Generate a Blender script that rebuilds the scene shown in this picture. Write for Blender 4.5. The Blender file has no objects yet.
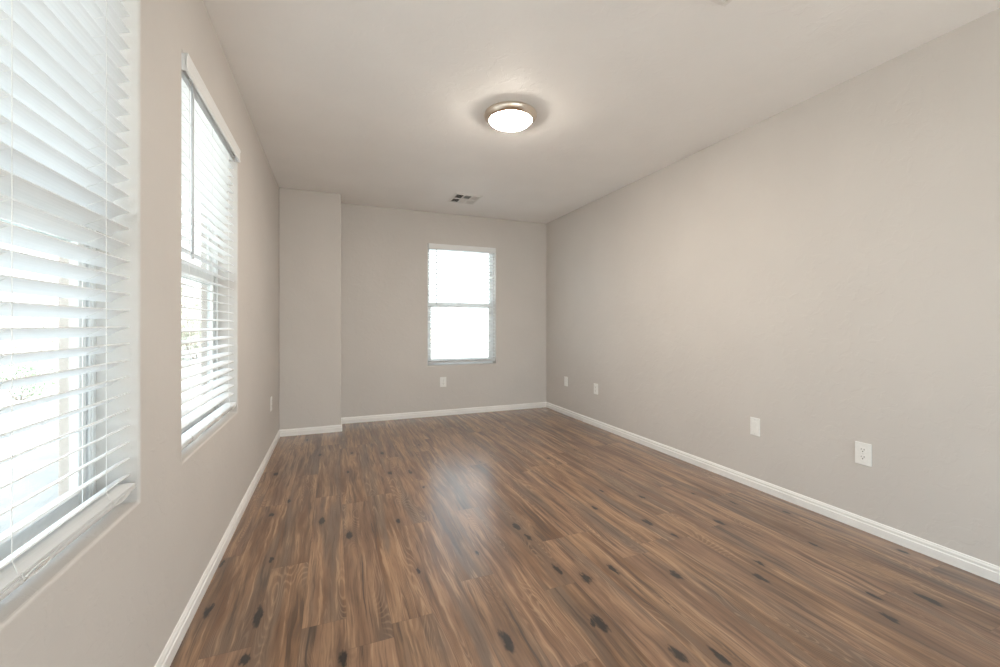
import bpy, bmesh, math, random
from mathutils import Vector, Matrix
random.seed(7)
S = bpy.context.scene
COL = S.collection
R = math.radians

# ------------------------------------------------------------------ camera, sky, sun, exposure
F_PX, YAW, CAM_H = 417.4, 21.66, 1.0956
cam_d = bpy.data.cameras.new('camera'); cam = bpy.data.objects.new('camera', cam_d); COL.objects.link(cam)
cam.location = (0, 0, CAM_H); cam.rotation_euler = (R(90), 0, R(-YAW))
cam_d.sensor_width = 36.0; cam_d.lens = F_PX / 1000 * 36.0; cam_d.shift_y = -0.0089
cam_d.clip_start = 0.02; cam_d.clip_end = 400
S.camera = cam
S.view_settings.view_transform = 'Standard'
S.view_settings.look = 'None'
S.view_settings.gamma = 1.0
S.view_settings.use_curve_mapping = False
S.view_settings.exposure = 0.94
try:
    S.cycles.max_bounces = 14; S.cycles.diffuse_bounces = 8; S.cycles.glossy_bounces = 4
    S.cycles.transparent_max_bounces = 16; S.cycles.sample_clamp_indirect = 6.0
    S.cycles.use_denoising = True
except Exception:
    pass

W = bpy.data.worlds.new('sky'); S.world = W; W.use_nodes = True
nt = W.node_tree; nt.nodes.clear()
SKY_L = 2.2
wo = nt.nodes.new('ShaderNodeOutputWorld'); bg = nt.nodes.new('ShaderNodeBackground')
tc = nt.nodes.new('ShaderNodeTexCoord'); sx = nt.nodes.new('ShaderNodeSeparateXYZ')
rp = nt.nodes.new('ShaderNodeValToRGB')
rp.color_ramp.elements[0].position = 0.0; rp.color_ramp.elements[0].color = (0.92, 0.97, 1.0, 1)
rp.color_ramp.elements[1].position = 0.7; rp.color_ramp.elements[1].color = (0.72, 0.85, 1.0, 1)
nt.links.new(tc.outputs['Generated'], sx.inputs[0]); nt.links.new(sx.outputs['Z'], rp.inputs[0])
nt.links.new(rp.outputs[0], bg.inputs['Color']); bg.inputs['Strength'].default_value = SKY_L
nt.links.new(bg.outputs[0], wo.inputs['Surface'])

sun_d = bpy.data.lights.new('sun', 'SUN'); sun = bpy.data.objects.new('sun', sun_d); COL.objects.link(sun)
sun_d.energy = 10.0; sun_d.angle = R(0.6); sun_d.color = (1.0, 0.985, 0.96)
sd = Vector((0.45, -0.62, 1.0)).normalized()        # towards the sun: high, from the right
sun.rotation_euler = sd.to_track_quat('Z', 'Y').to_euler(); sun.location = (20, 8, 25)

LAMP_L = 92.0

# ------------------------------------------------------------------ room dimensions
XL, XR, YB, YC, XC, H = -0.502, 2.6255, 4.933, 4.589, 0.0653, 2.44
YF = -1.2           # wall behind the camera
WT = 0.175           # outer wall thickness
Z0, Z1 = 0.605, 2.07
W1 = (0.525, 1.449); W2 = (1.794, 2.718); W3 = (1.035, 1.905)

# ------------------------------------------------------------------ node helpers
def mat(name):
    m = bpy.data.materials.new(name); m.use_nodes = True
    n = m.node_tree; b = n.nodes['Principled BSDF']
    return m, n, b

class NB:
    def __init__(s, n): s.n = n
    def new(s, t, **k):
        x = s.n.nodes.new(t)
        for a, v in k.items(): setattr(x, a, v)
        return x
    def put(s, inp, v):
        if isinstance(v, bpy.types.NodeSocket): s.n.links.new(v, inp)
        else: inp.default_value = v
    def m(s, op, a, b=0.0, c=0.0):
        x = s.new('ShaderNodeMath', operation=op)
        s.put(x.inputs[0], a); s.put(x.inputs[1], b)
        if op in ('MULTIPLY_ADD', 'SMOOTH_MIN', 'WRAP', 'COMPARE'): s.put(x.inputs[2], c)
        return x.outputs[0]
    def vm(s, op, a, b=(0, 0, 0)):
        x = s.new('ShaderNodeVectorMath', operation=op)
        s.put(x.inputs[0], a); s.put(x.inputs[1], b)
        return x.outputs['Value'] if op in ('LENGTH', 'DOT_PRODUCT') else x.outputs[0]
    def xyz(s, x, y, z):
        c = s.new('ShaderNodeCombineXYZ')
        s.put(c.inputs[0], x); s.put(c.inputs[1], y); s.put(c.inputs[2], z)
        return c.outputs[0]
    def noise(s, v, scale, detail=3, rough=0.5, dist=0.0):
        x = s.new('ShaderNodeTexNoise'); s.put(x.inputs['Vector'], v)
        x.inputs['Scale'].default_value = scale; x.inputs['Detail'].default_value = detail
        x.inputs['Roughness'].default_value = rough; x.inputs['Distortion'].default_value = dist
        return x.outputs[0]
    def white(s, v):
        x = s.new('ShaderNodeTexWhiteNoise', noise_dimensions='3D'); s.put(x.inputs['Vector'], v)
        return x.outputs[0], x.outputs[1]
    def sstep(s, v, a, b, o0=0.0, o1=1.0):
        x = s.new('ShaderNodeMapRange', interpolation_type='SMOOTHSTEP')
        s.put(x.inputs[0], v); x.inputs[1].default_value = a; x.inputs[2].default_value = b
        x.inputs[3].default_value = o0; x.inputs[4].default_value = o1
        return x.outputs[0]
    def mix(s, f, a, b, mode='MIX'):
        x = s.new('ShaderNodeMix', data_type='RGBA', blend_type=mode)
        s.put(x.inputs[0], f); s.put(x.inputs[6], a); s.put(x.inputs[7], b)
        return x.outputs[2]
    def bump(s, h, strength, dist):
        x = s.new('ShaderNodeBump'); s.put(x.inputs['Height'], h)
        x.inputs['Strength'].default_value = strength; x.inputs['Distance'].default_value = dist
        return x.outputs[0]

def plain(name, col, rough=0.5, metal=0.0, bump=None, spec=0.5):
    m, n, b = mat(name); q = NB(n)
    b.inputs['Base Color'].default_value = (*col, 1); b.inputs['Roughness'].default_value = rough
    b.inputs['Metallic'].default_value = metal; b.inputs['Specular IOR Level'].default_value = spec
    t = q.new('ShaderNodeTexCoord').outputs['Object']
    sc, st, ds = bump or (60, 0.05, 0.001)
    nz = q.noise(t, sc, 3)
    b.inputs['Normal'].default_value = (0, 0, 0)
    n.links.new(q.bump(nz, st, ds), b.inputs['Normal'])
    v = q.sstep(nz, 0.2, 0.8, 0.97, 1.03)
    n.links.new(q.vm('SCALE', (1, 1, 1)), b.inputs['Base Color']) if False else None
    mx = q.mix(1.0, (*col, 1), q.xyz(v, v, v), 'MULTIPLY')
    n.links.new(mx, b.inputs['Base Color'])
    return m

def paint(name, col):
    """knockdown textured wall paint"""
    m, n, b = mat(name); q = NB(n)
    g = q.new('ShaderNodeNewGeometry').outputs['Position']
    big = q.noise(g, 15, 4, 0.55, 0.6)
    fine = q.noise(g, 140, 2, 0.5)
    h = q.m('ADD', q.sstep(big, 0.50, 0.60), q.m('MULTIPLY', fine, 0.25))
    mott = q.sstep(q.noise(g, 2.2, 3), 0.3, 0.7, 0.985, 1.015)
    n.links.new(q.mix(1.0, (*col, 1), q.xyz(mott, mott, mott), 'MULTIPLY'), b.inputs['Base Color'])
    b.inputs['Roughness'].default_value = 0.62; b.inputs['Specular IOR Level'].default_value = 0.3
    n.links.new(q.bump(h, 0.32, 0.0013), b.inputs['Normal'])
    return m

WALL_C = (0.622, 0.590, 0.560)
M_WALL = paint('wall_paint', WALL_C)
M_CEIL = paint('ceiling_paint', (0.89, 0.882, 0.872))
M_TRIM = plain('white_trim_paint', (0.86, 0.85, 0.83), 0.35, bump=(12, 0.01, 0.0005))
M_STUCCO = plain('exterior_stucco', (0.50, 0.435, 0.39), 0.9, bump=(70, 0.6, 0.004))
M_VINYL = plain('white_vinyl', (0.80, 0.81, 0.80), 0.35)
M_SLAT = plain('slat_white', (0.86, 0.87, 0.87), 0.42, bump=(35, 0.08, 0.001))
M_CORD = plain('cord_white', (0.85, 0.85, 0.83), 0.8, bump=(400, 0.3, 0.0005))
M_PLATE = plain('plate_white', (0.86, 0.86, 0.84), 0.3)
M_DARK = plain('dark_slot', (0.03, 0.03, 0.03), 0.6)
M_NICKEL = plain('brushed_nickel', (0.78, 0.70, 0.61), 0.28, 1.0, bump=(90, 0.05, 0.0005))
M_METALW = plain('white_register_metal', (0.80, 0.79, 0.77), 0.4)
M_SCREW = plain('screw_paint', (0.7, 0.7, 0.68), 0.35)
M_WAND = plain('grey_wand', (0.66, 0.69, 0.71), 0.25)

def wood_slat_mat():
    m, n, b = mat('faux_wood_slat'); q = NB(n)
    t = q.new('ShaderNodeTexCoord').outputs['Object']
    v = q.vm('MULTIPLY', t, (6, 260, 260))
    nz = q.noise(v, 1.0, 3, 0.6)
    c = q.mix(q.sstep(nz, 0.3, 0.7), (0.82, 0.835, 0.84, 1), (0.86, 0.87, 0.875, 1))
    n.links.new(c, b.inputs['Base Color']); b.inputs['Roughness'].default_value = 0.4
    n.links.new(q.bump(nz, 0.12, 0.0006), b.inputs['Normal'])
    return m
M_SLAT = wood_slat_mat()

def glass_mat():
    m = bpy.data.materials.new('window_glass'); m.use_nodes = True
    n = m.node_tree; n.nodes.clear(); q = NB(n)
    o = q.new('ShaderNodeOutputMaterial'); t = q.new('ShaderNodeBsdfTransparent'); g = q.new('ShaderNodeBsdfGlossy')
    t.inputs[0].default_value = (0.93, 0.965, 0.96, 1); g.inputs['Roughness'].default_value = 0.0
    lw = q.new('ShaderNodeLayerWeight'); lw.inputs[0].default_value = 0.5
    f = q.m('MULTIPLY_ADD', q.m('POWER', lw.outputs['Facing'], 5.0), 0.93, 0.035)
    x = q.new('ShaderNodeMixShader')
    n.links.new(f, x.inputs[0]); n.links.new(t.outputs[0], x.inputs[1]); n.links.new(g.outputs[0], x.inputs[2])
    n.links.new(x.outputs[0], o.inputs[0])
    return m
M_GLASS = glass_mat()

def emit_mat(name, col, L):
    m, n, b = mat(name); q = NB(n)
    b.inputs['Base Color'].default_value = (0.9, 0.88, 0.84, 1); b.inputs['Roughness'].default_value = 0.3
    t = q.new('ShaderNodeTexCoord').outputs['Object']
    v = q.sstep(q.noise(t, 8, 2), 0.2, 0.8, 0.95 * L, 1.05 * L)
    b.inputs['Emission Color'].default_value = (*col, 1); n.links.new(v, b.inputs['Emission Strength'])
    return m
M_DOME = emit_mat('frosted_glass_lit', (1.0, 0.89, 0.76), LAMP_L)

# knots seen in the boards: floor x, y, half width, half length, darkness
KNOTS = []
def _floor(u, v):
    s, c = math.sin(R(YAW)), math.cos(R(YAW)); a = (u - 500) / F_PX; b = -(v - 324.6) / F_PX
    t = -CAM_H / b
    return ((s + c * a) * t, (c - s * a) * t)
KP = [(276,474,1),(322,521,1.4),(349,535,1.1),(258,616,2.6),(245,659,1.3),(343,659,1),(382,453,1.1),(390,473,1.4),(410,472,1.2),
      (398,521,1),(352,453,1),(348,472,.9),(320,455,1),(307,440,1),(289,501,.8),(271,515,1),(418,571,.7),(507,641,1.5),(271,560,.8),
      (516,526,1.2),(528,537,.9),(557,569,1.2),(586,578,1.5),(600,623,1.2),(208,611,1),(222,564,.8),(548,458,.8),(419,445,.8),
      (602,491,.9),(642,497,1),(647,522,1.4),(674,535,1),(694,494,.9),(719,522,1.1),(595,508,.9),(734,503,.8),(613,569,1),
      (676,575,1.3),(759,563,.9),(761,578,1.5),(815,545,.9),(890,618,1.3),(678,654,1.6),(719,656,1.2),(593,623,.8),
      (901,551,1),(786,512,.8),(874,596,.8),(424,487,.6),(477,553,.7),(480,462,.8),(620,470,.8),(575,450,.7),(930,600,1.4)]
for k, (u, v, sz) in enumerate(KP):
    x, y = _floor(u, v); rr = random.Random(k)
    KNOTS.append((x, y, 0.0115 * min(sz, 1.4) * rr.uniform(.8, 1.25), 0.028 * min(sz, 2) * rr.uniform(.8, 1.4)))

def floor_mat():
    m, n, b = mat('vinyl_plank_floor'); q = NB(n)
    g = q.new('ShaderNodeNewGeometry').outputs['Position']
    sp = q.new('ShaderNodeSeparateXYZ'); n.links.new(g, sp.inputs[0])
    X, Y = sp.outputs[0], sp.outputs[1]
    PW, PL = 0.152, 1.22
    fx = q.m('DIVIDE', q.m('SUBTRACT', X, 0.043), PW)
    i = q.m('FLOOR', fx); u = q.m('SUBTRACT', fx, i)
    off, _ = q.white(q.xyz(i, 3.7, 0.0))
    fy = q.m('ADD', q.m('DIVIDE', Y, PL), q.m('MULTIPLY', off, 7.0))
    j = q.m('FLOOR', fy); v = q.m('SUBTRACT', fy, j)
    rnd, rcol = q.white(q.xyz(i, j, 1.3))
    rc = q.new('ShaderNodeSeparateXYZ'); n.links.new(rcol, rc.inputs[0])
    # per plank offset so that no grain runs on over a joint
    px = q.m('ADD', X, q.m('MULTIPLY', rnd, 13.0)); py = q.m('ADD', Y, q.m('MULTIPLY', rc.outputs[0], 17.0))
    pz = q.m('MULTIPLY', rc.outputs[1], 9.0)
    P = q.xyz(px, py, pz)
    wob = q.noise(q.vm('MULTIPLY', P, (7, 2.2, 1)), 1.0, 3, 0.5)
    pw = q.xyz(q.m('ADD', px, q.m('MULTIPLY', q.m('SUBTRACT', wob, 0.5), 0.055)), py, pz)
    broad = q.noise(q.vm('MULTIPLY', pw, (15, 1.5, 1)), 1.0, 3, 0.55)
    streak = q.noise(q.vm('MULTIPLY', pw, (42, 1.9, 1)), 1.0, 4, 0.6)
    fine = q.noise(q.vm('MULTIPLY', pw, (150, 5, 1)), 1.0, 3, 0.6)
    pore = q.noise(q.vm('MULTIPLY', pw, (520, 26, 1)), 1.0, 2, 0.5)
    ring = q.noise(q.vm('MULTIPLY', pw, (9, 1.1, 1)), 1.0, 1, 0.4)
    rings = q.m('SINE', q.m('MULTIPLY', ring, 330.0))
    ringm = q.sstep(q.noise(q.vm('MULTIPLY', P, (6, 1.3, 1)), 1.0, 1), 0.48, 0.62)
    tan = (0.310, 0.178, 0.098, 1); brown = (0.140, 0.066, 0.030, 1); grey = (0.140, 0.096, 0.068, 1); red = (0.30, 0.175, 0.115, 1)
    c = q.mix(q.sstep(broad, 0.34, 0.64), brown, tan)
    c = q.mix(q.m('MULTIPLY', q.sstep(rc.outputs[2], 0.35, 0.95), 0.35), c, red)
    c = q.mix(q.m('MULTIPLY', q.sstep(q.noise(q.vm('MULTIPLY', pw, (11, 0.9, 1.7)), 1.0, 3), 0.50, 0.66), 0.8), c, grey)
    c = q.mix(q.sstep(streak, 0.51, 0.68, 0.0, 0.75), c, (0.045, 0.026, 0.016, 1))
    c = q.mix(q.sstep(streak, 0.46, 0.30, 0.0, 0.62), c, (0.48, 0.30, 0.18, 1))
    c = q.mix(q.sstep(fine, 0.48, 0.68, 0.0, 0.62), c, (0.12, 0.072, 0.045, 1))
    c = q.mix(q.m('MULTIPLY', q.m('MULTIPLY', q.sstep(rings, 0.2, 1.0), ringm), 0.28), c, (0.48, 0.31, 0.19, 1))
    c = q.mix(q.m('MULTIPLY', q.m('MULTIPLY', q.sstep(rings, -0.3, -1.0), ringm), 0.28), c, (0.16, 0.085, 0.05, 1))
    c = q.mix(q.sstep(pore, 0.58, 0.75, 0.0, 0.15), c, (0.09, 0.06, 0.045, 1))
    # long black checks
    chk = q.noise(q.vm('MULTIPLY', pw, (60, 1.5, 1)), 1.0, 1, 0.3)
    c = q.mix(q.sstep(chk, 0.69, 0.78, 0.0, 0.75), c, (0.045, 0.03, 0.024, 1))
    # knots at their own places in the boards
    kw = q.noise(q.vm('MULTIPLY', g, (60, 22, 1)), 1.0, 3, 0.6)
    kw2 = q.noise(q.vm('MULTIPLY', g, (45, 18, 1)), 1.3, 2, 0.6)
    gx = q.m('ADD', X, q.m('MULTIPLY', q.m('SUBTRACT', kw, 0.5), 0.030))
    gy = q.m('ADD', Y, q.m('MULTIPLY', q.m('SUBTRACT', kw2, 0.5), 0.075))
    G = q.xyz(gx, gy, 0.0)
    cur = None
    for (x, y, rx, ry) in KNOTS:
        d = q.vm('LENGTH', q.vm('MULTIPLY', q.vm('SUBTRACT', G, (x, y, 0)), (1 / rx, 1 / ry, 0)))
        cur = d if cur is None else q.m('MINIMUM', cur, d)
    c = q.mix(q.sstep(cur, 4.0, 0.9, 0.0, 0.60), c, (0.15, 0.085, 0.052, 1))
    c = q.mix(q.sstep(cur, 1.35, 0.6, 0.0, 0.97), c, (0.008, 0.005, 0.004, 1))
    # tone of each board
    val = q.sstep(rnd, 0, 1, 0.93, 1.07)
    c = q.mix(1.0, c, q.xyz(val, val, val), 'MULTIPLY')
    # joints
    eu = q.m('MINIMUM', u, q.m('SUBTRACT', 1.0, u)); ev = q.m('MINIMUM', v, q.m('SUBTRACT', 1.0, v))
    du = q.m('MULTIPLY', eu, PW); dv = q.m('MULTIPLY', ev, PL)
    e = q.m('MINIMUM', du, dv)
    c = q.mix(q.sstep(e, 0.0014, 0.0003, 0.0, 0.38), c, (0.05, 0.032, 0.024, 1))
    n.links.new(c, b.inputs['Base Color'])
    rg = q.sstep(fine, 0.3, 0.7, 0.40, 0.48)
    n.links.new(rg, b.inputs['Roughness']); b.inputs['Specular IOR Level'].default_value = 0.2
    b.inputs['Coat Weight'].default_value = 1.0; b.inputs['Coat Roughness'].default_value = 0.25; b.inputs['Coat IOR'].default_value = 1.6
    hgt = q.m('ADD', q.m('MULTIPLY', fine, 0.35), q.sstep(e, 0.0, 0.0022, 0.0, 1.0))
    n.links.new(q.bump(hgt, 0.15, 0.0006), b.inputs['Normal'])
    return m
M_FLOOR = floor_mat()

def ground_mat():
    m, n, b = mat('gravel_ground'); q = NB(n)
    g = q.new('ShaderNodeNewGeometry').outputs['Position']
    a = q.noise(g, 3, 5, 0.7); f = q.noise(g, 40, 3)
    c = q.mix(q.sstep(a, 0.3, 0.7), (0.37, 0.345, 0.315, 1), (0.45, 0.42, 0.39, 1))
    c = q.mix(q.sstep(f, 0.55, 0.7, 0, 0.4), c, (0.24, 0.215, 0.19, 1))
    n.links.new(c, b.inputs['Base Color']); b.inputs['Roughness'].default_value = 0.95
    n.links.new(q.bump(f, 0.5, 0.01), b.inputs['Normal'])
    return m
M_GROUND = ground_mat()

def leaf_mat(name, c1, c2):
    m, n, b = mat(name); q = NB(n)
    g = q.new('ShaderNodeNewGeometry').outputs['Position']
    n.links.new(q.mix(q.sstep(q.noise(g, 5, 3), 0.35, 0.65), (*c1, 1), (*c2, 1)), b.inputs['Base Color'])
    b.inputs['Roughness'].default_value = 0.6
    return m
M_LEAF = leaf_mat('dusty_leaf', (0.27, 0.28, 0.21), (0.38, 0.39, 0.30))
M_LEAF2 = leaf_mat('green_leaf', (0.15, 0.21, 0.13), (0.24, 0.31, 0.19))
M_BARK = plain('bark', (0.34, 0.29, 0.25), 0.9, bump=(25, 0.8, 0.01))
M_ROOF = plain('added_roof', (0.6, 0.52, 0.45), 0.9)

def block_mat():
    m, n, b = mat('block_wall'); q = NB(n)
    t = q.new('ShaderNodeTexCoord').outputs['Object']
    br = q.new('ShaderNodeTexBrick'); n.links.new(q.vm('MULTIPLY', q.new('ShaderNodeNewGeometry').outputs['Position'], (1, 0, 0)), br.inputs[0])
    sp = q.new('ShaderNodeSeparateXYZ'); n.links.new(t, sp.inputs[0])
    n.links.new(q.xyz(sp.outputs[0], sp.outputs[2], 0.0), br.inputs[0])
    br.inputs['Color1'].default_value = (0.55, 0.47, 0.40, 1); br.inputs['Color2'].default_value = (0.60, 0.52, 0.44, 1)
    br.inputs['Mortar'].default_value = (0.40, 0.35, 0.30, 1); br.inputs['Scale'].default_value = 1.0
    br.inputs['Brick Width'].default_value = 0.4; br.inputs['Row Height'].default_value = 0.2; br.inputs['Mortar Size'].default_value = 0.008
    n.links.new(br.outputs[0], b.inputs['Base Color']); b.inputs['Roughness'].default_value = 0.9
    return m
M_BLOCK = block_mat()

# ------------------------------------------------------------------ mesh helpers
def link(name, bm, mats, parent=None, smooth=False, loc=None):
    me = bpy.data.meshes.new(name); bmesh.ops.recalc_face_normals(bm, faces=bm.faces[:])
    bm.to_mesh(me); bm.free()
    for m_ in (mats if isinstance(mats, (list, tuple)) else [mats]): me.materials.append(m_)
    if smooth:
        for p in me.polygons: p.use_smooth = True
    o = bpy.data.objects.new(name, me); COL.objects.link(o)
    if parent: o.parent = parent
    if loc: o.location = loc
    return o

def box(bm, x0, x1, y0, y1, z0, z1, mi=0):
    vs = [bm.verts.new((x, y, z)) for z in (z0, z1) for x, y in ((x0, y0), (x1, y0), (x1, y1), (x0, y1))]
    for f in ((3, 2, 1, 0), (4, 5, 6, 7), (0, 1, 5, 4), (1, 2, 6, 5), (2, 3, 7, 6), (3, 0, 4, 7)):
        fc = bm.faces.new([vs[i] for i in f]); fc.material_index = mi
    return vs

def bevel_mod(o, w, seg=2, ang=40):
    b = o.modifiers.new('bevel', 'BEVEL'); b.width = w; b.segments = seg; b.limit_method = 'ANGLE'; b.angle_limit = R(ang)
    b.harden_normals = False
    return o

def tube(bm, pts, r, n=8, mi=0):
    pts = [Vector(p) for p in pts]; rings = []
    for k, p in enumerate(pts):
        d = (pts[min(k + 1, len(pts) - 1)] - pts[max(k - 1, 0)]).normalized()
        a = d.orthogonal().normalized() if abs(d.z) > 0.9 else d.cross(Vector((0, 0, 1))).normalized()
        if abs(d.z) > 0.9: a = Vector((1, 0, 0)) - d * d.x; a.normalize()
        c = d.cross(a)
        rings.append([bm.verts.new(p + (a * math.cos(2 * math.pi * i / n) + c * math.sin(2 * math.pi * i / n)) * r) for i in range(n)])
    for A, B in zip(rings, rings[1:]):
        for i in range(n):
            f = bm.faces.new((A[i], A[(i + 1) % n], B[(i + 1) % n], B[i])); f.material_index = mi; f.smooth = True
    bm.faces.new(rings[0]); bm.faces.new(rings[-1])

def lathe(bm, prof, n=48):
    rings = []
    for r, z in prof:
        if r < 1e-6: rings.append([bm.verts.new((0, 0, z))])
        else: rings.append([bm.verts.new((r * math.cos(2 * math.pi * i / n), r * math.sin(2 * math.pi * i / n), z)) for i in range(n)])
    for A, B in zip(rings, rings[1:]):
        for i in range(n):
            if len(A) == 1 and len(B) == 1: continue
            if len(A) == 1: f = bm.faces.new((A[0], B[(i + 1) % n], B[i]))
            elif len(B) == 1: f = bm.faces.new((A[i], A[(i + 1) % n], B[0]))
            else: f = bm.faces.new((A[i], A[(i + 1) % n], B[(i + 1) % n], B[i]))
            f.smooth = True

def extrude_x(bm, prof, x0, x1):
    """closed (y, z) outline pushed along local x"""
    A = [bm.verts.new((x0, y, z)) for y, z in prof]; B = [bm.verts.new((x1, y, z)) for y, z in prof]
    k = len(prof)
    for i in range(k): bm.faces.new((A[i], A[(i + 1) % k], B[(i + 1) % k], B[i]))
    bm.faces.new(A); bm.faces.new(B[::-1])

def struct(o): o['kind'] = 'structure'; return o
def empty(name, loc=(0, 0, 0), rz=0.0):
    o = bpy.data.objects.new(name, None); COL.objects.link(o); o.location = loc; o.rotation_euler = (0, 0, rz)
    o.empty_display_size = 0.1
    return o
def tag(o, label, cat, group=None):
    o['label'] = label; o['category'] = cat
    if group: o['group'] = group
    return o

# ------------------------------------------------------------------ shell
def wall_holes(name, axis, t_in, t_out, a0, a1, z0, z1, holes, m_in, m_out=None, t_split=None):
    """wall slab across `axis` ('x' or 'y') between t_in and t_out, with rectangular openings (a0, a1, z0, z1)"""
    As = sorted({a0, a1, *[h[0] for h in holes], *[h[1] for h in holes]})
    Zs = sorted({z0, z1, *[h[2] for h in holes], *[h[3] for h in holes]})
    Ts = [t_in, t_out] if t_split is None else [t_in, t_split, t_out]
    solid = lambda i, j: 0 <= i < len(As) - 1 and 0 <= j < len(Zs) - 1 and not any(
        h[0] <= (As[i] + As[i + 1]) / 2 <= h[1] and h[2] <= (Zs[j] + Zs[j + 1]) / 2 <= h[3] for h in holes)
    bm = bmesh.new(); V = {}
    def vt(t, a, z):
        k = (round(t, 5), round(a, 5), round(z, 5))
        if k not in V: V[k] = bm.verts.new((t, a, z) if axis == 'x' else (a, t, z))
        return V[k]
    for i in range(len(As) - 1):
        for j in range(len(Zs) - 1):
            if not solid(i, j): continue
            A0, A1, B0, B1 = As[i], As[i + 1], Zs[j], Zs[j + 1]
            bm.faces.new([vt(t_in, A0, B0), vt(t_in, A1, B0), vt(t_in, A1, B1), vt(t_in, A0, B1)])
            f = bm.faces.new([vt(t_out, A0, B0), vt(t_out, A0, B1), vt(t_out, A1, B1), vt(t_out, A1, B0)]); f.material_index = 1
            for k, (T0, T1) in enumerate(zip(Ts, Ts[1:])):
                for di, dj, e in ((-1, 0, ((A0, B0), (A0, B1))), (1, 0, ((A1, B0), (A1, B1))), (0, -1, ((A0, B0), (A1, B0))), (0, 1, ((A0, B1), (A1, B1)))):
                    if not solid(i + di, j + dj):
                        f = bm.faces.new([vt(T0, *e[0]), vt(T0, *e[1]), vt(T1, *e[1]), vt(T1, *e[0])]); f.material_index = k if len(Ts) > 2 else 0
    o = link(name, bm, [m_in, m_out or m_in])
    bevel_mod(o, 0.007, 3, 50)
    return struct(o)

FS = -0.115
wall_holes('wall_left', 'x', XL, XL - WT, YF - WT, YB + WT, -0.1, H, [(*W1, Z0, Z1), (*W2, Z0, Z1)], M_WALL, M_STUCCO, XL + FS)
wall_holes('wall_back', 'y', YB, YB + WT, XL, XR, -0.1, H, [(*W3, Z0, Z1 - 0.005)], M_WALL, M_STUCCO, YB - FS)
DX0, DX1, DZ = -0.35, 2.47, 2.25  # opening for the added door that lets in fill daylight
wall_holes('wall_front', 'y', YF, YF - WT, XL, XR, -0.1, H, [(DX0, DX1, 0.0, DZ)], M_WALL, M_STUCCO, YF + FS)
bm = bmesh.new(); box(bm, XR, XR + WT, YF - WT, YB + WT, -0.1, H); struct(link('wall_right', bm, M_WALL))
bm = bmesh.new(); box(bm, XL, XC, YC, YB, 0.0, H); struct(bevel_mod(link('wall_chase', bm, M_WALL), 0.008, 3))
bm = bmesh.new(); box(bm, XL, XR, YF, YB, -0.1, 0.0); struct(link('floor', bm, M_FLOOR))
bm = bmesh.new(); box(bm, XL - WT, XR + WT, YF - WT, YB + WT, H, H + 0.12); struct(link('ceiling', bm, M_CEIL))
bm = bmesh.new(); box(bm, XL - 0.75, XR + 0.75, YF - 0.35, YB + 0.6, H + 0.12, H + 0.3); struct(link('sun_block_roof', bm, M_ROOF))  # unseen roof slab, added so its eaves shape where sun enters

# baseboards: a moulded profile swept along the foot of each wall
BP = [(0.0, 0.0), (0.0125, 0.0), (0.0125, 0.038), (0.0115, 0.041), (0.0085, 0.043), (0.0085, 0.050), (0.0095, 0.053),
      (0.0085, 0.057), (0.006, 0.061), (0.0045, 0.066), (0.0, 0.068)]
def baseboard(name, path, round_idx=()):
    P = [Vector(p) for p in path]; pts = []
    for k, p in enumerate(P):
        d0 = (P[k] - P[k - 1]).normalized() if k else (P[1] - P[0]).normalized()
        d1 = (P[k + 1] - P[k]).normalized() if k < len(P) - 1 else d0
        n0 = Vector((d0.y, -d0.x)); n1 = Vector((d1.y, -d1.x))      # room lies to the right of travel
        if k in round_idx:
            for a in range(5):
                nn = n0.lerp(n1, a / 4).normalized(); pts.append((p, nn, 1.0))
        else:
            nn = (n0 + n1).normalized(); pts.append((p, nn, 1 / max(nn.dot(n0), 0.3)))
    bm = bmesh.new(); rings = []
    for p, nn, s in pts:
        rings.append([bm.verts.new((p.x + nn.x * t * s, p.y + nn.y * t * s, z)) for t, z in BP])
    for A, B in zip(rings, rings[1:]):
        for i in range(len(BP)): 
            j = (i + 1) % len(BP)
            if (A[i].co - B[i].co).length < 1e-7 and (A[j].co - B[j].co).length < 1e-7: continue
            if (A[i].co - B[i].co).length < 1e-7: bm.faces.new((A[i], A[j], B[j]))
            elif (A[j].co - B[j].co).length < 1e-7: bm.faces.new((A[i], A[j], B[i]))
            else: bm.faces.new((A[i], A[j], B[j], B[i]))
    bm.faces.new(rings[0]); bm.faces.new(rings[-1])
    bmesh.ops.remove_doubles(bm, verts=bm.verts[:], dist=1e-6)
    return struct(link(name, bm, M_TRIM))
E_ = 0.0125
baseboard('baseboard_left', [(XL, YF), (XL, YC - E_)])
baseboard('baseboard_chase', [(XL, YC), (XC, YC), (XC, YB - E_)], (1,))
baseboard('baseboard_back', [(XC + E_ * 0, YB), (XR, YB)])
baseboard('baseboard_right', [(XR, YB - E_), (XR, YF)])

# ------------------------------------------------------------------ windows (local: x along the wall, y into the room, z up)
def bar_ring(bm, x0, x1, z0, z1, w, y0, y1, wb=None, wt=None):
    wb = wb or w; wt = wt or w
    box(bm, x0, x0 + w, y0, y1, z0, z1); box(bm, x1 - w, x1, y0, y1, z0, z1)
    box(bm, x0 + w, x1 - w, y0, y1, z0, z0 + wb); box(bm, x0 + w, x1 - w, y0, y1, z1 - wt, z1)

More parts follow.
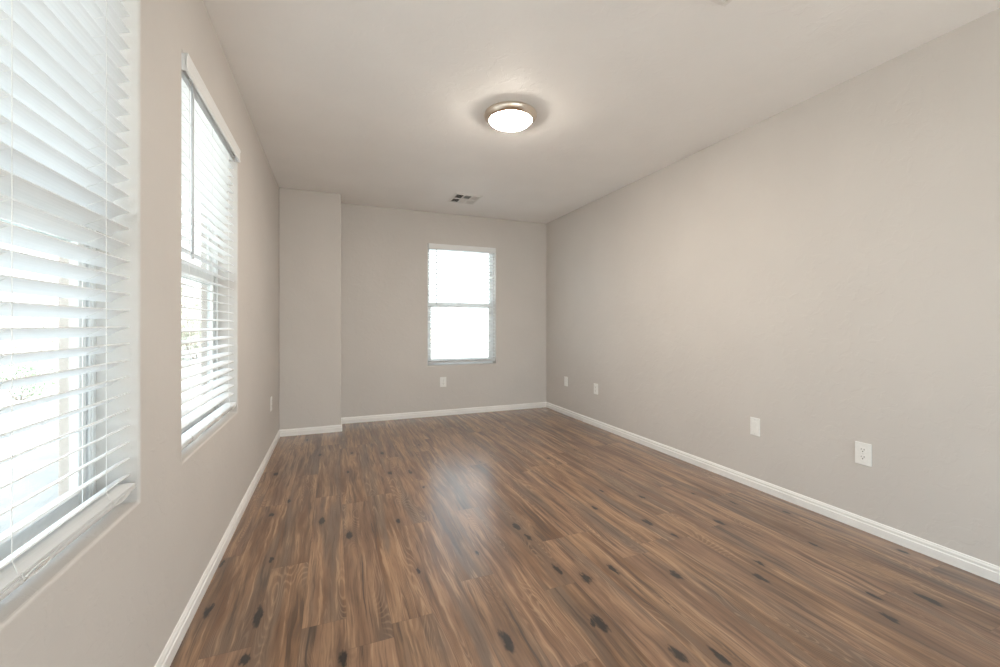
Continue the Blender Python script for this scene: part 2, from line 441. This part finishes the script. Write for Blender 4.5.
def window(name, loc, rz, wd, h):
    """single-hung vinyl window set back in its opening; origin at the middle of the opening's foot on the inner wall plane"""
    r = empty(name, loc, rz); struct(r); a = wd / 2
    bm = bmesh.new()
    bar_ring(bm, -a, a, 0, h, 0.016, -0.140, -0.095, 0.022, 0.022)
    bar_ring(bm, -a + 0.016, a - 0.016, 0.022, h - 0.022, 0.008, -0.140, -0.137)
    for s in (-1, 1):                      # ribs of the jamb tracks
        for y in (-0.100, -0.1255):
            x = s * (a - 0.016); box(bm, min(x, x - s * 0.009), max(x, x - s * 0.009), y - 0.003, y + 0.003, 0.022, h - 0.022)
    bevel_mod(link('window_frame', bm, M_VINYL, r), 0.0015, 1)
    mid = 0.715
    bm = bmesh.new(); bar_ring(bm, -a + 0.026, a - 0.026, 0.024, mid + 0.048, 0.036, -0.124, -0.104, 0.046, 0.060)
    box(bm, -a + 0.062, a - 0.062, -0.108, -0.100, 0.058, 0.066)   # lift rail lip
    lo = bevel_mod(link('lower_sash', bm, M_VINYL, r), 0.003, 2)
    bm = bmesh.new(); box(bm, -a + 0.06, a - 0.06, -0.116, -0.112, 0.068, mid - 0.010); link('pane', bm, M_GLASS, lo)
    bm = bmesh.new(); bar_ring(bm, -a + 0.020, a - 0.020, mid - 0.014, h - 0.024, 0.026, -0.1365, -0.127, 0.034, 0.03)
    up = bevel_mod(link('upper_sash', bm, M_VINYL, r), 0.003, 2)
    bm = bmesh.new(); box(bm, -a + 0.044, a - 0.044, -0.134, -0.130, mid + 0.018, h - 0.052); link('pane', bm, M_GLASS, up)
    bm = bmesh.new(); box(bm, -0.03, 0.03, -0.126, -0.106, mid + 0.048, mid + 0.053); box(bm, -0.008, 0.028, -0.121, -0.109, mid + 0.053, mid + 0.058)
    bevel_mod(link('sash_lock', bm, M_VINYL, lo), 0.002, 2)
    return r
HW = Z1 - Z0
window('window_1', (XL, sum(W1) / 2, Z0), R(-90), W1[1] - W1[0], HW)
window('window_2', (XL, sum(W2) / 2, Z0), R(-90), W2[1] - W2[0], HW)
window('window_3', (sum(W3) / 2, YB, Z0), R(180), W3[1] - W3[0], HW - 0.005)

# ------------------------------------------------------------------ blinds
def slat_outline(w, crown, th):
    top = [(w * (t - 0.5), crown * (1 - (2 * t - 1) ** 2)) for t in [i / 6 for i in range(7)]]
    return [(y, z + th / 2) for y, z in top] + [(y, z - th / 2) for y, z in top[::-1]]

def blind(name, loc, rz, wd, h, tilt, z_first, pitch, stack_top, wand_x, label):
    r = empty(name, loc, rz); tag(r, label, 'window blind', 'white slatted blinds in the windows')
    a = wd / 2 - 0.007; yc = -0.041; sw = 0.0485
    # head rail (open steel channel) and the moulded valance in front
    bm = bmesh.new()
    extrude_x(bm, [(-0.062, h - 0.002), (-0.062, h - 0.043), (-0.016, h - 0.043), (-0.016, h - 0.002)], -a, a)
    bevel_mod(link('headrail', bm, M_SLAT, r), 0.002, 2)
    bm = bmesh.new(); v0 = h - 0.066
    prof = [(0.007, v0), (0.013, v0), (0.0155, v0 + 0.003), (0.0155, v0 + 0.007), (0.0125, v0 + 0.010), (0.0125, v0 + 0.050),
            (0.0145, v0 + 0.054), (0.0155, v0 + 0.059), (0.0155, v0 + 0.064), (0.007, v0 + 0.064)]
    extrude_x(bm, prof, -a + 0.001, a - 0.001)
    for s in (-1, 1):
        x = s * (a - 0.001); box(bm, min(x, x - s * 0.005), max(x, x - s * 0.005), -0.014, 0.009, v0 + 0.002, v0 + 0.062)
    link('valance', bm, M_SLAT, r)
    # hanging slats
    out = slat_outline(sw, 0.0028, 0.0028); ct, st = math.cos(tilt), math.sin(tilt)
    bm = bmesh.new(); zc0 = z_first; k = 0
    zs = []
    while zc0 + k * pitch < h - 0.062: zs.append(zc0 + k * pitch); k += 1
    for z in zs:
        extrude_x(bm, [(yc + y * ct - q * st, z + y * st + q * ct) for y, q in out], -a + 0.003, a - 0.003)
    # spare slats lying flat on the bottom rail
    rail_t = stack_top - 0.017; zz = rail_t + 0.002
    for i in range(4):
        extrude_x(bm, [(yc + 0.010 + (0.0012 if i % 2 else 0) + y, zz + i * 0.0042 + q * 0.55) for y, q in out], -a + 0.003, a - 0.003)
    link('slats', bm, M_SLAT, r)
    bm = bmesh.new(); y0, y1 = yc + 0.010 - sw / 2, yc + 0.010 + sw / 2
    extrude_x(bm, [(y0 + 0.003, rail_t - 0.017), (y1 - 0.014, rail_t - 0.017), (y1 - 0.010, rail_t - 0.010), (y1 - 0.008, rail_t - 0.001), (y0, rail_t - 0.001), (y0, rail_t - 0.012)], -a + 0.003, a - 0.003)
    bevel_mod(link('bottom_rail', bm, M_SLAT, r), 0.002, 2)
    # ladder cords with a rung under every slat, their tails looping out under the rail
    for x in (-a + 0.132, 0.0, a - 0.132):
        bm = bmesh.new(); topz = h - 0.044
        hy, hz = sw / 2 + 0.0012, 0.0
        for s in (-1, 1):
            yy = yc + s * hy * ct
            tube(bm, [(x, yy, topz), (x, yy, zs[0] + s * hy * st), (x, yc + 0.010 + s * hy, rail_t - 0.004)], 0.0008, 6)
        for z in zs:
            tube(bm, [(x, yc - hy * ct, z - hy * st), (x, yc, z - 0.0008), (x, yc + hy * ct, z + hy * st)], 0.0007, 4)
        link('ladder_cord', bm, M_CORD, r)
        bm = bmesh.new(); yf = y1 + 0.003; lp = []
        zb = rail_t - 0.006
        for t in range(19):
            ang = 2 * math.pi * t / 18 + math.pi
            lp.append((x - 0.034 + -0.026 * math.cos(ang), yf + 0.003 + 0.005 * math.cos(ang), zb + 0.012 + 0.0065 * math.sin(ang) + 0.004 * math.cos(ang)))
        tube(bm, lp, 0.0011, 6)
        tube(bm, [lp[9], (x, yf + 0.001, zb + 0.008), (x, yf - 0.003, zb + 0.024)], 0.0011, 6)
        link('cord_loop', bm, M_CORD, r)
    # tilt wand
    bm = bmesh.new(); zt = h - 0.050; yw = 0.0005
    tube(bm, [(wand_x, yw, zt - 0.02), (wand_x, yw, zt - 0.655)], 0.0048, 8)
    tube(bm, [(wand_x, -0.02, zt + 0.012), (wand_x, yw - 0.003, zt + 0.008), (wand_x, yw, zt - 0.004), (wand_x, yw, zt - 0.022)], 0.0015, 6)
    tube(bm, [(wand_x, yw, zt - 0.655), (wand_x, yw, zt - 0.675)], 0.0055, 8)
    link('tilt_wand', bm, M_WAND, r)
    return r

blind('window_blind', (XL, sum(W1) / 2, Z0), R(-90), W1[1] - W1[0], HW, R(28), 1.0895 - 9 * 0.0449 - 0.0115 - Z0, 0.0449, 0.057, 0.33,
      'large white slatted blind at the left photo edge, its slats tilted open outwards')
blind('window_blind', (XL, sum(W2) / 2, Z0), R(-90), W2[1] - W2[0], HW, R(-9), 1.114 + 0.003 - 9 * 0.0445 - Z0 - 0.0, 0.0445, 0.060, 0.345,
      'narrow-looking white slatted blind in the second window of the left wall, with wand')
blind('window_blind', (sum(W3) / 2, YB, Z0), R(180), W3[1] - W3[0], HW - 0.005, R(3), 0.085, 0.0445, 0.060, 0.33,
      'small white blind with level slats in the bright window of the far wall')

# ------------------------------------------------------------------ ceiling light
LX, LY = 1.048, 2.455
r = empty('ceiling_light', (LX, LY, H)); tag(r, 'round flush ceiling light with nickel ring and glowing frosted glass bowl', 'ceiling light')
bm = bmesh.new(); lathe(bm, [(0.0, 0.0), (0.160, 0.0), (0.167, -0.004), (0.169, -0.010), (0.166, -0.020), (0.158, -0.032), (0.147, -0.042), (0.141, -0.045), (0.136, -0.044), (0.134, -0.040), (0.132, -0.02), (0.0, -0.018)], 64)
link('ring', bm, M_NICKEL, r)
bm = bmesh.new(); lathe(bm, [(0.133, -0.036)] + [(0.1335 * math.cos(t), -0.040 - 0.036 * math.sin(t)) for t in [i * math.pi / 24 for i in range(0, 12)]] + [(0, -0.076)], 64)
link('glass_bowl', bm, M_DOME, r)

# ------------------------------------------------------------------ ceiling registers
def register(loc, sx, sy, label):
    r = empty('ceiling_vent', loc); tag(r, label, 'ceiling vent', 'white registers set in the ceiling')
    a, b = sx / 2, sy / 2; fw = 0.026
    bm = bmesh.new()
    def ring(x0, x1, y0, y1, z0, z1, w):
        box(bm, x0, x0 + w, y0, y1, z0, z1); box(bm, x1 - w, x1, y0, y1, z0, z1)
        box(bm, x0 + w, x1 - w, y0, y0 + w, z0, z1); box(bm, x0 + w, x1 - w, y1 - w, y1, z0, z1)
    ring(-a, a, -b, b, -0.005, 0.0, fw)
    ring(-a + fw * .6, a - fw * .6, -b + fw * .6, b - fw * .6, -0.012, -0.005, fw * .4)
    bevel_mod(link('frame', bm, M_METALW, r), 0.0025, 2)
    bm = bmesh.new(); box(bm, -a + fw, a - fw, -b + fw, b - fw, -0.0012, -0.0002); link('duct_opening', bm, M_DARK, r)
    bm = bmesh.new(); ia, ib = a - fw, b - fw; cw = 2 * ia / 3
    for k in (1, 2): box(bm, -ia + k * cw - 0.006, -ia + k * cw + 0.006, -ib, ib, -0.012, -0.003)
    box(bm, -ia, ia, -0.006, 0.006, -0.0125, -0.003)
    link('divider', bm, M_METALW, r)
    bm = bmesh.new()
    for c in range(3):                     # each third of the register throws the air another way
        x0, x1 = -ia + c * cw + 0.007, -ia + (c + 1) * cw - 0.007
        for rw in range(2):
            y0, y1 = (-ib, -0.007) if rw == 0 else (0.007, ib)
            if c == 1:
                nn = 5
                for i in range(nn):
                    y = y0 + (i + 0.5) * (y1 - y0) / nn; d = 0.007 * (1 if rw else -1)
                    vs = [bm.verts.new(p) for p in ((x0, y - 0.004, -0.003), (x1, y - 0.004, -0.003), (x1, y - 0.004 + d, -0.011), (x0, y - 0.004 + d, -0.011),
                                                    (x0, y - 0.003, -0.003), (x1, y - 0.003, -0.003), (x1, y - 0.003 + d, -0.011), (x0, y - 0.003 + d, -0.011))]
                    for f in ((3, 2, 1, 0), (4, 5, 6, 7), (0, 1, 5, 4), (1, 2, 6, 5), (2, 3, 7, 6), (3, 0, 4, 7)): bm.faces.new([vs[t] for t in f])
            else:
                nn = 5; d = 0.008 * (-1 if c == 0 else 1)
                for i in range(nn):
                    x = x0 + (i + 0.5) * (x1 - x0) / nn
                    vs = [bm.verts.new(p) for p in ((x, y0, -0.003), (x, y1, -0.003), (x + d, y1, -0.011), (x + d, y0, -0.011),
                                                    (x + .001, y0, -0.003), (x + .001, y1, -0.003), (x + .001 + d, y1, -0.011), (x + .001 + d, y0, -0.011))]
                    for f in ((3, 2, 1, 0), (4, 5, 6, 7), (0, 1, 5, 4), (1, 2, 6, 5), (2, 3, 7, 6), (3, 0, 4, 7)): bm.faces.new([vs[t] for t in f])
    link('louvres', bm, M_METALW, r)
    return r
register((1.295, 4.275, H), 0.30, 0.33, 'small six-cell ceiling register near the far wall, above the window')
register((1.531 - 0.16, 1.286 - 0.16, H), 0.32, 0.32, 'ceiling register cut off by the top edge, close to the camera')

# ------------------------------------------------------------------ wall plates (local: x along wall, y into room)
def plate(loc, rz, w, h, kind, label, name, cat, group=None):
    r = empty(name, loc, rz); tag(r, label, cat, group)
    bm = bmesh.new(); box(bm, -w / 2, w / 2, 0, 0.0055, -h / 2, h / 2)
    bevel_mod(link('cover_plate', bm, M_PLATE, r), 0.003, 3)
    def screw(z):
        bm = bmesh.new(); lathe(bm, [(0.0, 0.0016), (0.0025, 0.0012), (0.0034, 0.0)], 16)
        o = link('screw', bm, M_SCREW, r, loc=(0, 0.0055, z)); o.rotation_euler = (R(-90), 0, 0)
    if kind == 'duplex':
        screw(0.0)
        for z in (0.0195, -0.0195):
            bm = bmesh.new(); n = 32
            pts = []
            for i in range(n):
                t = 2 * math.pi * i / n; x = 0.0172 * math.cos(t); zz = 0.0172 * math.sin(t)
                pts.append((max(-0.0172, min(0.0172, x * 1.05)), max(-0.0142, min(0.0142, zz))))
            A = [bm.verts.new((x, 0.005, zz)) for x, zz in pts]; B = [bm.verts.new((x, 0.0073, zz)) for x, zz in pts]
            bm.faces.new(B[::-1]); bm.faces.new(A)
            for i in range(n): bm.faces.new((A[i], A[(i + 1) % n], B[(i + 1) % n], B[i]))
            so = link('socket', bm, M_PLATE, r, loc=(0, 0, z))
            bm = bmesh.new()
            box(bm, -0.0078, -0.0053, 0.0065, 0.0076, 0.0005, 0.0085); box(bm, 0.0053, 0.0075, 0.0065, 0.0076, 0.0015, 0.0080)
            c = [bm.verts.new((0.0028 * math.cos(t), y, -0.0065 + 0.0028 * math.sin(t))) for y in (0.0065, 0.0076) for t in [i * math.pi / 6 for i in range(12)]]
            bm.faces.new(c[:12]); bm.faces.new(c[12:][::-1])
            for i in range(12): bm.faces.new((c[i], c[(i + 1) % 12], c[12 + (i + 1) % 12], c[12 + i]))
            link('slot', bm, M_DARK, so)
    elif kind == 'blank':
        screw(0.030); screw(-0.030)
    elif kind == 'decora':
        bm = bmesh.new(); box(bm, -0.0168, 0.0168, 0.005, 0.0075, -0.0335, 0.0335)
        bevel_mod(link('insert', bm, M_PLATE, r), 0.0012, 2); screw(0.048); screw(-0.048)
    return r
G = 'cover plates low on the walls'
plate((XR, (1.392 + 1.317) / 2, 0.4065), R(90), 0.075, 0.119, 'duplex', 'white duplex socket outlet on the right wall, nearest the camera', 'wall_outlet', 'outlet', G)
plate((XR, 1.970, 0.412), R(90), 0.068, 0.119, 'decora', 'blank white wall plate on the right wall, just beyond the nearest outlet', 'wall_plate', 'wall plate', G)
plate((XR, 3.802, 0.402), R(90), 0.075, 0.114, 'duplex', 'nearer of the two small plates at the far end of the right wall', 'wall_outlet', 'outlet', G)
plate((XR, 4.427, 0.404), R(90), 0.075, 0.114, 'blank', 'white plate on the right wall closest to the far corner', 'wall_plate', 'wall plate', G)
plate((1.221, YB, 0.4035), R(180), 0.078, 0.119, 'duplex', 'white outlet on the far wall below the window', 'wall_outlet', 'outlet', G)
plate((XL, 4.03, 0.42), R(-90), 0.075, 0.119, 'duplex', 'white outlet on the left wall near the inner corner, seen edge-on', 'wall_outlet', 'outlet', G)

# ------------------------------------------------------------------ glazed sliding door behind the camera, unseen, added to let daylight fill the room
r = struct(empty('added_daylight_door', ((DX0 + DX1) / 2, YF, 0.0), 0.0)); a = (DX1 - DX0) / 2
bm = bmesh.new(); bar_ring(bm, -a, a, 0, DZ, 0.035, -0.15, -0.06, 0.03, 0.035); bevel_mod(link('added_door_frame', bm, M_VINYL, r), 0.002, 1)
for x0, x1, y in ((-a + 0.035, 0.03, -0.085), (-0.03, a - 0.035, -0.125)):
    bm = bmesh.new(); bar_ring(bm, x0, x1, 0.03, DZ - 0.035, 0.06, y - 0.015, y + 0.015, 0.08, 0.06)
    p = bevel_mod(link('added_door_panel', bm, M_VINYL, r), 0.003, 2)
    bm = bmesh.new(); box(bm, x0 + 0.058, x1 - 0.058, y - 0.003, y + 0.003, 0.108, DZ - 0.093); link('pane', bm, M_GLASS, p)
bm = bmesh.new(); box(bm, -0.012, 0.012, -0.07, -0.045, 0.9, 1.15); bevel_mod(link('added_door_handle', bm, M_VINYL, r), 0.004, 2)

# ------------------------------------------------------------------ outdoors
bm = bmesh.new(); box(bm, -60, 60, -40, 90, -0.25, -0.12); struct(link('ground', bm, M_GROUND))

def bush(loc, h, w, n, m, label, trunk=0.25, cat='bush', name='bush', group=None):
    rr = random.Random(int(loc[0] * 31 + loc[1] * 17)); r = empty(name, loc); tag(r, label, cat, group)
    bm = bmesh.new()
    for k in range(6):
        a = k * 1.05 + rr.random(); sp = w * 0.3 * rr.uniform(.6, 1.1)
        base = Vector((0.04 * math.cos(a), 0.04 * math.sin(a), 0)) * (w / 1.2)
        mid_ = Vector((sp * .45 * math.cos(a), sp * .45 * math.sin(a), h * trunk + 0.12 * h)); end = Vector((sp * math.cos(a), sp * math.sin(a), h * rr.uniform(.6, .85)))
        tube(bm, [base, mid_, end], 0.012 * h, 6)
    link('stem', bm, M_BARK, r)
    bm = bmesh.new(); cl = [(Vector((rr.gauss(0, w * .22), rr.gauss(0, w * .22), h * rr.uniform(trunk + .15, .9))), w * rr.uniform(.14, .24)) for _ in range(16)]
    for _ in range(n):
        c, s = rr.choice(cl); d = Vector((rr.gauss(0, 1), rr.gauss(0, 1), rr.gauss(0, .8))).normalized() * s * rr.uniform(.4, 1.1)
        p = c + d; p.z = max(p.z, 0.05)
        ax = Vector((rr.gauss(0, 1), rr.gauss(0, 1), rr.gauss(0, 1))).normalized(); ay = ax.orthogonal().normalized()
        L = 0.035 * (0.6 + h * 0.35) * rr.uniform(.7, 1.3); nn = ax.cross(ay) * L * .12
        v = [bm.verts.new(q) for q in (p - ax * L, p + ay * L * .38 + nn, p + ax * L, p - ay * L * .38 + nn)]
        bm.faces.new(v)
    link('foliage', bm, m, r)
    return r
bush((-4.7, 9.1, -0.12), 0.75, 0.9, 900, M_LEAF2, 'low green leafy bush outside the leftmost blind', .0)
bush((-6.3, 10.6, -0.12), 1.35, 2.6, 2600, M_LEAF, 'pale dusty wide bush outside the leftmost blind, behind the low green one', .0)
bush((-4.3, 17.0, -0.12), 1.9, 2.6, 2600, M_LEAF, 'loose pale bush outside the second window of the left wall', .0)
bush((-7.2, 22.5, -0.12), 3.6, 3.8, 3600, M_LEAF, 'taller hazy tree outside the second window, behind the loose bush', .3, 'tree', 'tree')
bush((8.0, 23.5, -0.12), 0.6, 1.2, 700, M_LEAF, 'low dusty bush outside the far window, in front of the block wall', .0)
bm = bmesh.new(); box(bm, -12, 34, 27.0, 27.2, 0, 0.95); box(bm, -12, 34, 26.96, 27.24, 0.95, 1.0)
o = link('garden_wall', bm, M_BLOCK, loc=(0, 0, -0.12)); tag(o, 'low tan block wall far outside the small window', 'garden wall')
